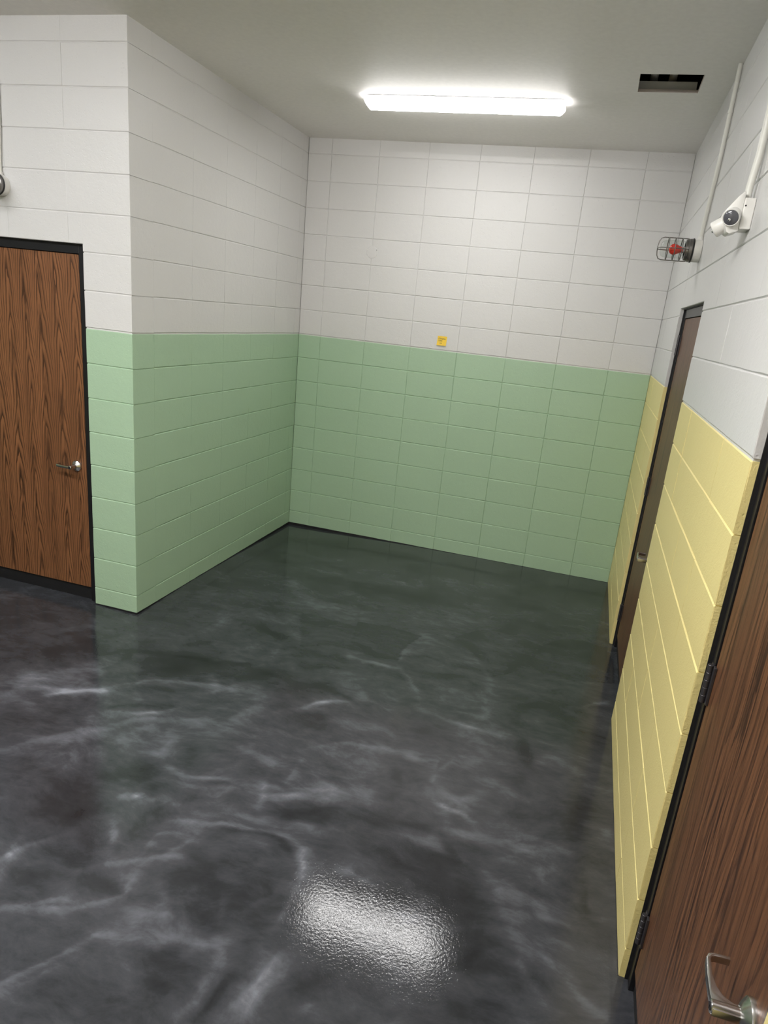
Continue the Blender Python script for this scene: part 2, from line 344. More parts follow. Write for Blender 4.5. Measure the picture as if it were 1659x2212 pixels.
# ------------------------------------------------------------------ floor
STREAKS = [
(0.45,0.019,[(0.0,-3.33),(0.03,-3.19),(0.2,-3.15),(0.4,-3.09),(0.61,-3.08)]),
(0.5,0.009,[(0.17,-3.21),(0.31,-3.12),(0.4,-3.09)]),
(0.4,0.041,[(-0.08,-3.25),(-0.01,-3.13),(0.11,-3.02),(0.21,-2.91)]),
(0.3,0.027,[(0.22,-3.14),(0.23,-2.94),(0.26,-2.86)]),
(0.45,0.014,[(0.39,-3.08),(0.45,-3.0),(0.55,-2.9),(0.77,-2.81),(0.95,-2.76)]),
(0.35,0.015,[(0.73,-2.7),(0.82,-2.72),(0.91,-2.81),(1.09,-2.75)]),
(0.6,0.01,[(0.55,-3.22),(0.68,-3.18),(0.78,-3.12),(0.82,-3.07)]),
(0.45,0.021,[(0.53,-3.48),(0.62,-3.36),(0.7,-3.23),(0.86,-3.16),(1.02,-3.1)]),
(0.4,0.017,[(0.33,-3.65),(0.43,-3.53),(0.5,-3.45),(0.58,-3.36)]),
(0.35,0.026,[(0.69,-3.48),(0.75,-3.36),(0.8,-3.25),(0.9,-3.3)]),
(0.4,0.017,[(0.86,-3.42),(0.95,-3.38),(0.95,-3.3),(0.9,-3.25)]),
(0.35,0.031,[(1.09,-3.18),(1.13,-3.06),(1.16,-2.9),(1.13,-2.83)]),
(0.5,0.014,[(1.28,-2.85),(1.38,-2.78),(1.42,-2.72),(1.47,-2.69)]),
(0.35,0.015,[(1.27,-3.2),(1.38,-3.25),(1.46,-3.26),(1.57,-3.29)]),
(0.5,0.011,[(1.05,-3.45),(1.14,-3.48),(1.25,-3.45),(1.39,-3.43),(1.59,-3.39),(1.74,-3.34)]),
(0.4,0.015,[(1.11,-3.53),(1.23,-3.53),(1.37,-3.48),(1.5,-3.47),(1.63,-3.42),(1.75,-3.36)]),
(0.4,0.007,[(1.54,-3.54),(1.49,-3.43),(1.46,-3.27)]),
(0.4,0.007,[(1.57,-3.37),(1.57,-3.29),(1.56,-3.2)]),
(0.7,0.009,[(0.98,-3.68),(1.02,-3.67),(1.05,-3.66)]),
(0.4,0.012,[(0.98,-3.66),(1.03,-3.57),(1.06,-3.52)]),
(0.35,0.012,[(1.06,-3.7),(1.12,-3.65),(1.19,-3.61)]),
(0.25,0.009,[(0.66,-3.68),(0.63,-3.58),(0.59,-3.52)]),
(0.3,0.017,[(0.55,-3.87),(0.6,-3.85)]),
(0.25,0.017,[(0.54,-3.73),(0.57,-3.58),(0.63,-3.5)]),
(0.3,0.016,[(-0.25,-2.66),(-0.19,-2.56),(-0.12,-2.51)]),
(0.25,0.016,[(-0.07,-2.54),(0.1,-2.51),(0.26,-2.5),(0.44,-2.42)]),
(0.35,0.006,[(1.01,-2.36),(1.0,-2.23)]),
(0.25,0.012,[(0.89,-2.0),(0.91,-1.78),(1.02,-1.8),(1.1,-1.8)]),
(0.25,0.019,[(0.5,-2.26),(0.55,-2.06),(0.62,-2.06)]),
(-0.5,0.028,[(0.39,-2.72),(0.52,-2.68),(0.69,-2.6)]),
(-0.45,0.048,[(0.47,-2.83),(0.6,-2.74),(0.72,-2.66)]),
(-0.6,0.011,[(0.76,-2.6),(0.86,-2.55),(0.94,-2.5)]),
(-0.4,0.025,[(0.86,-2.7),(1.01,-2.61),(1.08,-2.55)]),
(-0.4,0.015,[(0.76,-3.05),(0.7,-2.97),(0.64,-2.96)]),
(-0.35,0.012,[(0.53,-3.19),(0.6,-3.14),(0.7,-3.11),(0.78,-3.07)]),
(-0.5,0.019,[(1.07,-3.28),(1.11,-3.34),(1.12,-3.39)]),
(-0.6,0.022,[(0.96,-3.62),(0.95,-3.55),(0.92,-3.58)]),
(-0.35,0.02,[(0.79,-3.62),(0.87,-3.57)]),
(-0.3,0.038,[(0.73,-3.75),(0.8,-3.7)]),
(-0.5,0.013,[(0.62,-2.04),(0.79,-2.09),(0.97,-2.13)]),
(-0.35,0.012,[(0.48,-2.47),(0.59,-2.37)]),
(-0.35,0.009,[(0.11,-2.79),(0.25,-2.67),(0.4,-2.63),(0.59,-2.6),(0.7,-2.57)]),
(-0.35,0.011,[(0.24,-2.92),(0.29,-2.82),(0.28,-2.68)]),
(-0.3,0.013,[(-0.24,-2.7),(-0.08,-2.57)]),
(-0.35,0.015,[(-0.11,-2.77),(0.0,-2.66)]),
(-0.35,0.027,[(1.21,-2.67),(1.35,-2.67),(1.41,-2.6)]),
(-0.4,0.012,[(0.95,-2.54),(1.13,-2.55),(1.31,-2.58),(1.4,-2.55)]),
(-0.3,0.019,[(1.05,-3.62),(1.11,-3.57)]),
(-0.3,0.012,[(1.27,-3.47),(1.35,-3.46),(1.43,-3.41)]),
(-0.2,0.058,[(-0.29,-3.04),(-0.1,-2.89),(0.08,-2.75)]),
(-0.2,0.056,[(-0.59,-2.74),(-0.46,-2.58),(-0.34,-2.42)]),
(-0.5,0.103,[(0.3,-0.38),(0.54,-0.29),(0.87,-0.26),(1.13,-0.22)]),
(-0.45,0.047,[(0.84,-1.19),(0.9,-1.07),(1.19,-1.08),(1.39,-1.01),(1.49,-1.12)]),
(-0.4,0.032,[(1.52,-1.14),(1.7,-1.0),(1.99,-0.92)]),
(-0.35,0.025,[(1.72,-1.11),(1.96,-1.1)]),
(-0.4,0.023,[(1.13,-1.47),(1.29,-1.46)]),
(-0.3,0.04,[(1.35,-0.52),(1.67,-0.43),(1.88,-0.31)]),
(-0.35,0.05,[(2.36,-1.18),(2.52,-1.16)]),
(-0.4,0.049,[(2.24,-0.57),(2.45,-0.41),(2.69,-0.36),(2.91,-0.33)]),
(-0.25,0.019,[(2.1,-0.9),(2.35,-0.88),(2.57,-0.88)]),
(-0.35,0.065,[(2.11,-0.27),(2.25,-0.19)]),
(0.15,0.082,[(0.74,-1.37),(0.94,-1.61),(1.29,-1.6),(1.71,-1.41),(2.04,-1.24)]),
(0.12,0.077,[(0.87,-0.9),(1.15,-0.64),(1.49,-0.78),(1.83,-0.76)]),
(0.2,0.039,[(1.77,-1.65),(1.83,-1.8),(1.99,-1.94),(2.16,-1.91)]),
(-0.35,0.01,[(1.72,-2.03),(1.83,-1.97),(2.0,-1.99),(2.26,-1.96)]),
(0.6,0.011,[(1.43,-2.18),(1.52,-2.19),(1.67,-2.19),(1.73,-2.19)]),
(0.25,0.008,[(1.7,-2.09),(1.71,-1.95)]),
(0.4,0.013,[(1.73,-2.17),(1.84,-2.31),(1.94,-2.49)]),
(0.55,0.013,[(1.37,-2.76),(1.43,-2.7),(1.52,-2.65),(1.61,-2.6)]),
(0.45,0.021,[(1.48,-2.76),(1.58,-2.81),(1.69,-2.82),(1.83,-2.77)]),
(0.3,0.018,[(1.5,-2.54),(1.64,-2.52),(1.81,-2.51),(1.85,-2.4)]),
(0.35,0.027,[(2.02,-2.3),(2.18,-2.27),(2.28,-2.24)]),
(0.35,0.011,[(1.98,-2.55),(2.13,-2.58),(2.31,-2.59),(2.47,-2.59)]),
(0.45,0.008,[(2.13,-2.47),(2.21,-2.46),(2.29,-2.47)]),
(0.25,0.025,[(2.28,-2.06),(2.3,-2.27),(2.31,-2.48),(2.46,-2.56)]),
(-0.35,0.011,[(1.21,-2.42),(1.42,-2.34)]),
(-0.5,0.013,[(1.3,-2.62),(1.46,-2.55),(1.59,-2.61),(1.65,-2.61)]),
(-0.5,0.029,[(1.39,-2.82),(1.46,-2.83),(1.53,-2.87)]),
(-0.3,0.024,[(1.87,-2.32),(1.94,-2.33)]),
(-0.4,0.016,[(1.96,-2.15),(2.11,-2.1)]),
(-0.3,0.024,[(2.01,-2.71),(2.09,-2.66)]),
(-0.3,0.019,[(2.45,-2.29),(2.6,-2.2),(2.76,-2.27)]),
(-0.45,0.021,[(2.5,-2.45),(2.54,-2.63),(2.58,-2.76)]),
(-0.2,0.052,[(2.67,-2.43),(2.77,-2.49)]),
(0.4,0.007,[(2.8,-2.11),(2.9,-2.02),(2.97,-1.96)]),
(0.3,0.03,[(1.7,-3.0),(1.8,-2.98),(1.92,-2.97)]),
(0.3,0.028,[(2.24,-2.8),(2.3,-2.69),(2.39,-2.68)]),
(0.3,0.02,[(2.6,-2.76),(2.66,-2.64),(2.72,-2.67)]),
(-0.35,0.009,[(2.09,-1.73),(2.2,-1.89),(2.29,-2.0)]),
(0.25,0.008,[(2.08,-1.76),(2.23,-1.96),(2.28,-2.06)]),
(-0.3,0.011,[(2.33,-1.98),(2.41,-1.79),(2.51,-1.54)]),
(-0.3,0.009,[(1.9,-2.17),(2.03,-2.13)]),
(0.5,0.013,[(0.83,-4.14),(0.84,-4.1),(0.86,-4.04),(0.93,-3.95)]),
(0.4,0.008,[(0.89,-4.2),(0.86,-4.12),(0.78,-3.95)]),
(0.25,0.017,[(0.72,-4.03),(0.71,-3.98)]),
(0.5,0.006,[(0.97,-4.28),(1.06,-4.23),(1.13,-4.19)]),
(0.5,0.005,[(1.05,-4.26),(1.15,-4.22),(1.24,-4.16),(1.29,-4.11),(1.28,-4.04)]),
(0.55,0.007,[(1.18,-4.49),(1.2,-4.44),(1.27,-4.35),(1.32,-4.26),(1.37,-4.23)]),
(0.3,0.005,[(1.2,-4.5),(1.26,-4.43),(1.31,-4.35)]),
(0.45,0.018,[(1.31,-4.14),(1.4,-4.13),(1.49,-4.11),(1.57,-4.1)]),
(0.3,0.013,[(1.43,-4.19),(1.55,-4.16),(1.67,-4.14),(1.74,-4.16)]),
(0.35,0.006,[(1.7,-4.12),(1.75,-4.19)]),
(0.3,0.005,[(1.42,-4.26),(1.48,-4.31),(1.52,-4.34)]),
(0.5,0.008,[(1.11,-3.96),(1.07,-3.87),(1.02,-3.77)]),
(0.5,0.01,[(1.12,-4.02),(1.21,-3.96),(1.3,-3.9),(1.38,-3.86)]),
(0.4,0.01,[(1.23,-3.88),(1.23,-3.81),(1.34,-3.77)]),
(0.4,0.01,[(1.33,-3.87),(1.35,-3.8),(1.42,-3.76)]),
(0.45,0.007,[(1.22,-3.75),(1.32,-3.71),(1.44,-3.67),(1.53,-3.64),(1.64,-3.62),(1.71,-3.62),(1.79,-3.66)]),
(0.4,0.006,[(1.79,-3.66),(1.82,-3.74),(1.82,-3.84)]),
(0.5,0.014,[(1.47,-3.6),(1.56,-3.58),(1.69,-3.56),(1.82,-3.55)]),
(0.35,0.023,[(1.17,-3.67),(1.27,-3.63),(1.37,-3.58)]),
(0.4,0.024,[(1.54,-3.47),(1.63,-3.43),(1.75,-3.38)]),
(0.3,0.021,[(1.26,-4.02),(1.26,-3.98)]),
(0.3,0.013,[(1.37,-4.0),(1.43,-4.04),(1.47,-4.1)]),
(0.4,0.005,[(1.81,-4.37),(1.84,-4.29),(1.88,-4.18),(1.89,-4.1)]),
(0.35,0.012,[(1.72,-4.39),(1.73,-4.32),(1.72,-4.24)]),
(0.3,0.006,[(1.88,-4.27),(1.89,-4.23),(1.93,-4.16)]),
(0.3,0.004,[(1.87,-4.35),(1.9,-4.25)]),
(0.3,0.005,[(1.83,-4.01),(1.83,-3.89),(1.82,-3.78)]),
(0.25,0.006,[(1.71,-3.99),(1.76,-3.9),(1.77,-3.84)]),
(0.25,0.004,[(1.65,-4.06),(1.61,-3.96)]),
(0.7,0.005,[(2.03,-4.24),(2.06,-4.23)]),
(0.8,0.008,[(0.98,-3.68),(1.05,-3.66)]),
(-0.45,0.028,[(1.45,-3.89),(1.54,-3.82),(1.63,-3.8)]),
(-0.4,0.033,[(1.44,-3.97),(1.52,-3.93),(1.65,-3.93)]),
(-0.45,0.017,[(1.48,-4.06),(1.55,-4.05),(1.63,-4.07)]),
(-0.35,0.019,[(1.51,-4.24),(1.57,-4.22),(1.63,-4.22)]),
(-0.35,0.018,[(1.56,-4.3),(1.63,-4.33)]),
(-0.4,0.025,[(1.13,-4.09),(1.23,-4.08),(1.27,-4.09)]),
(-0.4,0.019,[(1.02,-4.04),(1.07,-4.01)]),
(-0.5,0.026,[(1.13,-3.85),(1.13,-3.76),(1.16,-3.7)]),
(-0.5,0.008,[(1.77,-4.36),(1.77,-4.29),(1.78,-4.22)]),
(-0.5,0.016,[(1.67,-3.53),(1.74,-3.48),(1.78,-3.43)]),
(-0.45,0.007,[(1.42,-3.7),(1.57,-3.65),(1.69,-3.64),(1.76,-3.7)]),
(-0.3,0.029,[(1.67,-3.73),(1.72,-3.69)]),
(-0.3,0.018,[(0.94,-4.13),(1.01,-4.13)]),
(-0.3,0.029,[(0.87,-3.86),(0.91,-3.82)]),
(-0.3,0.021,[(0.89,-3.99),(0.95,-3.94)]),
(-0.25,0.023,[(1.24,-4.23),(1.29,-4.21)]),
(-0.3,0.018,[(1.76,-4.09),(1.81,-4.06)]),
(-0.35,0.019,[(1.99,-4.23),(2.03,-4.15)]),
(-0.5,0.023,[(2.0,-3.09),(2.03,-3.17),(2.04,-3.24)]),
(-0.5,0.012,[(2.01,-3.42),(2.11,-3.39),(2.23,-3.38)]),
(-0.5,0.027,[(2.09,-3.57),(2.19,-3.62),(2.14,-3.67)]),
(-0.45,0.021,[(2.18,-3.47),(2.29,-3.49),(2.45,-3.51)]),
(-0.5,0.034,[(2.39,-3.66),(2.46,-3.67),(2.49,-3.75)]),
(-0.4,0.02,[(2.49,-3.84),(2.49,-3.9)]),
(-0.5,0.013,[(2.29,-3.38),(2.34,-3.44),(2.39,-3.48)]),
(-0.35,0.017,[(2.4,-3.37),(2.47,-3.4)]),
(-0.4,0.03,[(1.71,-3.48),(1.81,-3.44),(1.98,-3.4)]),
(-0.35,0.021,[(2.54,-2.69),(2.59,-2.8),(2.56,-2.93)]),
(-0.35,0.021,[(2.76,-3.13),(2.84,-2.91)]),
(-0.3,0.017,[(2.65,-3.52),(2.67,-3.55)]),
(-0.3,0.022,[(2.74,-3.68),(2.82,-3.67)]),
(-0.3,0.01,[(2.85,-3.44),(2.86,-3.59)]),
(-0.3,0.027,[(2.43,-4.05),(2.52,-4.05)]),
(-0.3,0.024,[(2.67,-3.84),(2.73,-3.85)]),
(-0.3,0.053,[(2.34,-2.95),(2.42,-2.88)]),
(0.5,0.009,[(2.14,-3.2),(2.23,-3.23),(2.34,-3.23),(2.39,-3.25)]),
(0.35,0.024,[(2.17,-3.13),(2.29,-3.17),(2.38,-3.08)]),
(0.4,0.022,[(2.25,-3.26),(2.29,-3.34),(2.41,-3.33),(2.52,-3.31)]),
(0.45,0.011,[(2.11,-3.44),(2.21,-3.45),(2.29,-3.45)]),
(0.35,0.015,[(2.38,-3.47),(2.51,-3.53),(2.62,-3.58),(2.7,-3.63)]),
(0.35,0.024,[(2.49,-3.46),(2.58,-3.36),(2.62,-3.32)]),
(0.35,0.012,[(2.59,-3.25),(2.68,-3.25),(2.78,-3.26)]),
(0.35,0.021,[(2.57,-3.7),(2.64,-3.78),(2.72,-3.78)]),
(0.45,0.008,[(2.72,-3.78),(2.81,-3.84),(2.88,-3.9),(2.94,-3.93)]),
(0.4,0.008,[(2.65,-3.85),(2.7,-3.9),(2.74,-3.94)]),
(0.4,0.007,[(2.78,-3.77),(2.84,-3.83)]),
(0.3,0.013,[(2.61,-3.67),(2.7,-3.66),(2.84,-3.66)]),
(0.4,0.014,[(1.72,-3.54),(1.8,-3.53),(1.91,-3.53)]),
(0.35,0.032,[(1.65,-3.39),(1.75,-3.35)]),
(0.3,0.007,[(2.15,-3.07),(2.21,-2.9)]),
(0.3,0.008,[(2.09,-3.38),(2.12,-3.31)]),
(0.3,0.037,[(1.76,-3.33),(1.89,-3.29),(2.02,-3.33)]),
(0.35,0.009,[(2.03,-2.97),(2.14,-2.94),(2.16,-3.08)]),
(0.35,0.012,[(1.55,-3.1),(1.69,-3.0),(1.88,-2.95),(2.04,-2.95)]),
(0.25,0.032,[(2.33,-2.77),(2.41,-2.8)]),
(0.25,0.042,[(2.62,-2.71),(2.74,-2.69),(2.83,-2.71)]),
(0.25,0.034,[(2.37,-2.93),(2.46,-2.99),(2.58,-3.04)]),
(0.55,0.006,[(1.96,-3.71),(2.04,-3.72),(2.11,-3.72)]),
(0.45,0.013,[(2.18,-3.82),(2.24,-3.81),(2.3,-3.8)]),
(0.35,0.008,[(1.79,-3.7),(1.83,-3.75)]),
(0.3,0.013,[(2.94,-3.07),(2.95,-3.2)]),
(0.25,0.011,[(2.69,-3.42),(2.69,-3.5)]),
(0.25,0.017,[(2.72,-3.32),(2.73,-3.38)]),
(0.3,0.013,[(2.18,-3.45),(2.27,-3.41),(2.33,-3.48)]),
(0.25,0.012,[(2.54,-3.58),(2.57,-3.68)]),
]
PATCHES = [
(-0.45,[(0.93,-1.79),(0.97,-1.75),(1.33,-1.78),(1.32,-1.7),(1.52,-1.68),(1.76,-1.71),(1.7,-1.89),(1.7,-2.09),(1.59,-2.11),(1.37,-2.09),(1.24,-2.1),(1.12,-2.21)]),
(-0.3,[(1.31,-1.71),(1.52,-1.68),(1.76,-1.71),(1.7,-1.89),(1.7,-2.09),(1.57,-2.12),(1.37,-2.0)]),
(-0.4,[(1.96,-1.63),(2.08,-1.45),(2.25,-1.35),(2.37,-1.4),(2.52,-1.47),(2.41,-1.79),(2.34,-1.98),(2.29,-1.98),(2.14,-1.81)]),
(-0.5,[(2.52,-1.47),(2.6,-1.36),(2.67,-1.28),(2.79,-1.28),(2.93,-1.3),(2.98,-1.45),(2.98,-1.77),(2.75,-1.85),(2.56,-1.85),(2.45,-1.74)]),
]


def value_noise(x, y, seed):
    rs = np.random.RandomState(seed); T = rs.rand(64, 64)
    xi = np.floor(x).astype(int); yi = np.floor(y).astype(int)
    fx = x - xi; fy = y - yi
    fx = fx*fx*(3-2*fx); fy = fy*fy*(3-2*fy)
    g = lambda i, j: T[i % 64, j % 64]
    return (g(xi, yi)*(1-fx) + g(xi+1, yi)*fx)*(1-fy) + (g(xi, yi+1)*(1-fx) + g(xi+1, yi+1)*fx)*fy
def fbm(x, y, seed, octv=4):
    s = 0; a = 0.5
    for i in range(octv):
        s = s + a*(value_noise(x*2**i + 7.3*i, y*2**i + 3.1*i, seed+i) - 0.5); a *= 0.55
    return s

def build_floor():
    st = 0.0125
    xs = np.append(np.arange(-1.75, 3.02, st), 3.05); ys = np.append(np.arange(-5.3, 0.0, st), 0.05)
    X, Y = np.meshgrid(xs, ys)
    # the slab falls a little towards the alcove's inner corner
    Z = -0.021*np.exp(-((X/0.9)**2 + (Y/0.9)**2)) - 0.010*np.exp(-((X/0.35)**2 + ((Y+D)/0.35)**2))
    wx = X + 0.055*fbm(X*5, Y*5, 3) + 0.10*fbm(X*1.7, Y*1.7, 9, 2)*0.5 + 0.02*fbm(X*16, Y*16, 5, 3)
    wy = Y + 0.055*fbm(X*5+11, Y*5+5, 21) + 0.10*fbm(X*1.7+4, Y*1.7, 33, 2)*0.5 + 0.02*fbm(X*16, Y*16+3, 15, 3)
    V = np.zeros_like(X)
    brk = 0.75 + 1.9*fbm(X*8, Y*12, 41, 5)
    brk2 = 0.8 + 2.2*fbm(X*5+3, Y*8, 57, 5)
    for amp, wid, pts in STREAKS:
        wid = max(wid, 0.009)*1.25
        P = np.array(pts); m = 8*wid + 0.05
        sel = np.where((wx > P[:, 0].min()-m) & (wx < P[:, 0].max()+m) & (wy > P[:, 1].min()-m) & (wy < P[:, 1].max()+m))
        if len(sel[0]) == 0: continue
        px, py = wx[sel], wy[sel]; best = np.full(px.shape, 9.0); side = np.zeros(px.shape); tt = np.zeros(px.shape)
        for i in range(len(P)-1):
            a = P[i]; d = P[i+1]-a; l2 = d@d + 1e-9
            t = np.clip(((px-a[0])*d[0] + (py-a[1])*d[1])/l2, 0, 1)
            dx = px-a[0]-t*d[0]; dy = py-a[1]-t*d[1]
            q = np.hypot(dx, dy); s = np.sign(d[0]*dy - d[1]*dx)
            up_ = q < best
            best = np.where(up_, q, best); side = np.where(up_, s, side); tt = np.where(up_, (i+t)/(len(P)-1), tt)
        # crisp on one side, feathered on the other, fading towards the ends
        wl = np.where(side > 0, 0.75, 1.7)*wid
        fall = np.exp(-(best/wl)**2)*(0.45 + 0.55*np.sin(np.pi*np.clip(tt, 0.03, 0.97))**0.6)
        V[sel] += amp*(0.85*fall*np.clip(brk[sel], 0.1, 1.5) + 0.36*np.exp(-(best/(3.6*wid))**2)*np.clip(brk2[sel], 0.0, 1.6))
    for amp, pts in PATCHES:
        P = np.array(pts); n = len(P)
        qx = X + 0.01*fbm(X*9, Y*9, 77, 3); qy = Y + 0.01*fbm(X*9, Y*9, 78, 3)
        inside = np.zeros(X.shape, bool); dist = np.full(X.shape, 9.0)
        for i in range(n):
            a = P[i]; b_ = P[(i+1) % n]; d = b_-a
            c = ((a[1] > qy) != (b_[1] > qy)) & (qx < d[0]*(qy-a[1])/(d[1] if abs(d[1]) > 1e-9 else 1e-9) + a[0])
            inside ^= c
            t = np.clip(((qx-a[0])*d[0] + (qy-a[1])*d[1])/(d@d+1e-9), 0, 1)
            dist = np.minimum(dist, np.hypot(qx-a[0]-t*d[0], qy-a[1]-t*d[1]))
        V += np.where(inside, 0.56*amp*(0.35 + 0.65*np.exp(-dist/0.08)), 0)
    ny, nx = X.shape
    co = np.stack([X, Y, Z], -1).reshape(-1, 3)
    idx = np.arange(nx*ny).reshape(ny, nx)
    quads = np.stack([idx[:-1, :-1], idx[:-1, 1:], idx[1:, 1:], idx[1:, :-1]], -1).reshape(-1, 4)
    # the plain rest of the corridor floor, flush with the grid
    x0, x1, y0 = xs[0], xs[-1], ys[0]
    ex = [((XMIN, YMIN), (x0, 0.05)), ((x0, YMIN), (x1, y0))]
    extra = []
    for (ax, ay), (bx, by) in ex:
        k = len(co) + 4*len(extra)
        extra.append((k, [(ax, ay, 0), (bx, ay, 0), (bx, by, 0), (ax, by, 0)]))
    co = np.vstack([co] + [np.array(e[1]) for e in extra])
    quads = np.vstack([quads] + [np.array([[e[0], e[0]+1, e[0]+2, e[0]+3]]) for e in extra])
    me = bpy.data.meshes.new('floor')
    me.vertices.add(len(co)); me.vertices.foreach_set('co', co.astype(np.float32).ravel())
    me.loops.add(quads.size); me.loops.foreach_set('vertex_index', quads.astype(np.int32).ravel())
    me.polygons.add(len(quads)); me.polygons.foreach_set('loop_start', np.arange(0, quads.size, 4, dtype=np.int32))
    me.update(calc_edges=True)
    me.polygons.foreach_set('use_smooth', [True]*len(quads))
    at = me.attributes.new('marble', 'FLOAT', 'POINT')
    vals = np.zeros(len(co), np.float32); vals[:nx*ny] = np.clip(V, -1.1, 1.1).ravel()
    at.data.foreach_set('value', vals)
    me.materials.append(M['floor'])
    o = obj('floor', me, None)
    tag(o, 'glossy charcoal floor coating with pale marbled swirls', 'floor', 'structure')
build_floor()

# ------------------------------------------------------------------ ceiling with its open access hole
HX0, HX1, HY0, HY1 = 2.499, 2.810, -1.556, -1.278
bm = B()
for a, b_ in (((XMIN, YMIN), (HX0, 0.2)), ((HX1, YMIN), (W+0.2, 0.2)), ((HX0, YMIN), (HX1, HY0)), ((HX0, HY1), (HX1, 0.2))):
    box(bm, (a[0], a[1], H), (b_[0], b_[1], H+0.016))
ceiling = tag(obj('ceiling', bm, M['ceiling']), 'smooth off-white painted ceiling with a rectangular hole near the right wall', 'ceiling', 'structure')
bm = B(); e = 0.0015
box(bm, (HX0-0.0, HY1-e, H+0.0005), (HX1, HY1+0.004, H+0.016)); box(bm, (HX1-e, HY0, H+0.0005), (HX1+0.004, HY1, H+0.016))
box(bm, (HX0-0.004, HY0, H+0.0005), (HX0+e, HY1, H+0.016)); box(bm, (HX0, HY0-0.004, H+0.0005), (HX1, HY0+e, H+0.016))
obj('cut_edge', bm, M['gypsum'], ceiling)
bm = B()
for lo, hi in (((HX0-0.35, HY0-0.5, H+0.5), (HX1+0.3, HY1+0.35, H+0.52)), ((HX0-0.37, HY0-0.5, H+0.017), (HX0-0.35, HY1+0.35, H+0.5)),
               ((HX1+0.3, HY0-0.5, H+0.017), (HX1+0.32, HY1+0.35, H+0.5)), ((HX0-0.35, HY0-0.52, H+0.017), (HX1+0.3, HY0-0.5, H+0.5)),
               ((HX0-0.35, HY1+0.35, H+0.017), (HX1+0.3, HY1+0.37, H+0.5))):
    box(bm, lo, hi)
obj('ceiling_void', bm, M['void'], ceiling)
bm = B(); box(bm, (HX0-0.05, HY1+0.02, H+0.017), (HX1-0.01, HY1+0.03, H+0.060), 0.001)
obj('joist_plate', bm, M['duct'], ceiling)
for cx in (HX0+0.075, HX0+0.175):
    bm = B(); lathe(bm, (cx, HY1+0.02, H+0.112), (0, 1, 0), [(0, 0.0), (0.004, 0.016), (0.012, 0.021), (0.2, 0.022)], 20)
    obj('pipe_end', bm, M['plastic'], ceiling, smooth=True)

# ------------------------------------------------------------------ block walls
HG = 0.0018            # half widths of the bed and head joints
mesh_cache = {}
def block_mesh(w, h, d, key, var, cx):
    k = (round(w, 4), round(h, 4), round(d, 4), key, var, cx)
    if k in mesh_cache: return mesh_cache[k]
    rs = random.Random(int(w*9973 + h*7919 + var*131))
    bm = B()
    cz, cd_ = 0.0033, 0.0032
    def loop(inx, inz, y, jit):
        pts = []
        for t in (0, 0.37, 0.71): pts.append((-w/2+inx + t*(w-2*inx), y, inz))
        for t in (0, 0.5): pts.append((w/2-inx, y, inz + t*(h-2*inz)))
        for t in (0, 0.33, 0.66): pts.append((w/2-inx - t*(w-2*inx), y, h-inz))
        for t in (0, 0.5): pts.append((-w/2+inx, y, h-inz - t*(h-2*inz)))
        return [bm.verts.new((x + rs.uniform(-jit, jit), y_, z + rs.uniform(-jit, jit))) for x, y_, z in pts]
    back = loop(0, 0, d, 0); mid = loop(0, 0, cd_, 0.0003); fr = loop(cx, cz, 0.0, 0.0011)
    n = len(fr)
    for A, C_ in ((back, mid), (mid, fr)):
        for i in range(n): bm.faces.new((A[i], A[(i+1) % n], C_[(i+1) % n], C_[i]))
    bm.faces.new(fr); bm.faces.new(back)
    bmesh.ops.recalc_face_normals(bm, faces=bm.faces)
    me = bpy.data.meshes.new('block'); bm.to_mesh(me); bm.free()
    me.materials.append(M[key]); mesh_cache[k] = me
    return me
def rotz(a, loc=(0, 0, 0)): return Matrix.Translation(loc) @ Matrix.Rotation(a, 4, 'Z')
def make_wall(name, frame, slabs, blocks, low, label, thick=0.198, VG=0.0001):
    """frame: local x runs along the wall, y into it, z up; slabs (u0,u1,z0,z1) are the mortar body, blocks (u0,u1,z0,z1,depth)"""
    bm = B(); split = G - 0.006
    for u0, u1, z0, z1 in slabs:
        for a, b_, mi in ((z0, min(z1, split), 0), (max(z0, split), z1, 1)):
            if b_ - a > 1e-4: box(bm, (u0, 0.0042, a), (u1, thick, b_), 0, mi)
    wl = obj(name, bm, [M[low], M['white']], None, frame)
    tag(wl, label, 'wall', 'structure')
    for u0, u1, z0, z1, dep in blocks:
        key = low if z1 < G + 0.01 else 'white'
        top = z1 - HG - (0.0045 if abs(z1 - G) < 0.01 else 0)
        w, h = u1-u0-2*VG, top-(z0+HG)
        me = block_mesh(w, h, dep, key, random.randrange(4), max(VG*2, 0.0007))
        j = lambda s: random.uniform(-s, s)
        loc = Matrix.Translation(((u0+u1)/2, j(0.0007), z0+HG)) @ Matrix.Rotation(j(0.0018), 4, 'X') @ Matrix.Rotation(j(0.0012), 4, 'Z')
        obj('block', me, None, wl, frame @ loc)
    return wl
def grid_blocks(us, levels, dep=0.10):
    return [(a, b_, z0, z1, dep) for a, b_ in zip(us, us[1:]) for z0, z1 in zip(levels, levels[1:])]
iH = [i for i, z in enumerate(LEVELS) if z > HEAD][0]       # first bed joint above the door heads
LOW, UPP = LEVELS[:iH+1], LEVELS[iH:]

make_wall('wall_back', rotz(0), [(0.0, W, -0.03, H+0.02)],
          grid_blocks([0.0, .204, .611, 1.017, 1.423, 1.830, 2.236, 2.642, W], LEVELS), 'green',
          'back wall of stacked painted blocks, green below and white above', VG=0.0010)
make_wall('wall_left', rotz(math.pi/2), [(-D+0.195, 0.1, -0.03, H+0.02)],
          grid_blocks([-D+0.2, -1.665, -1.270, -.872, -.485, -.105, 0.0], LEVELS), 'green',
          'left return wall of stacked painted blocks, green below and white above')
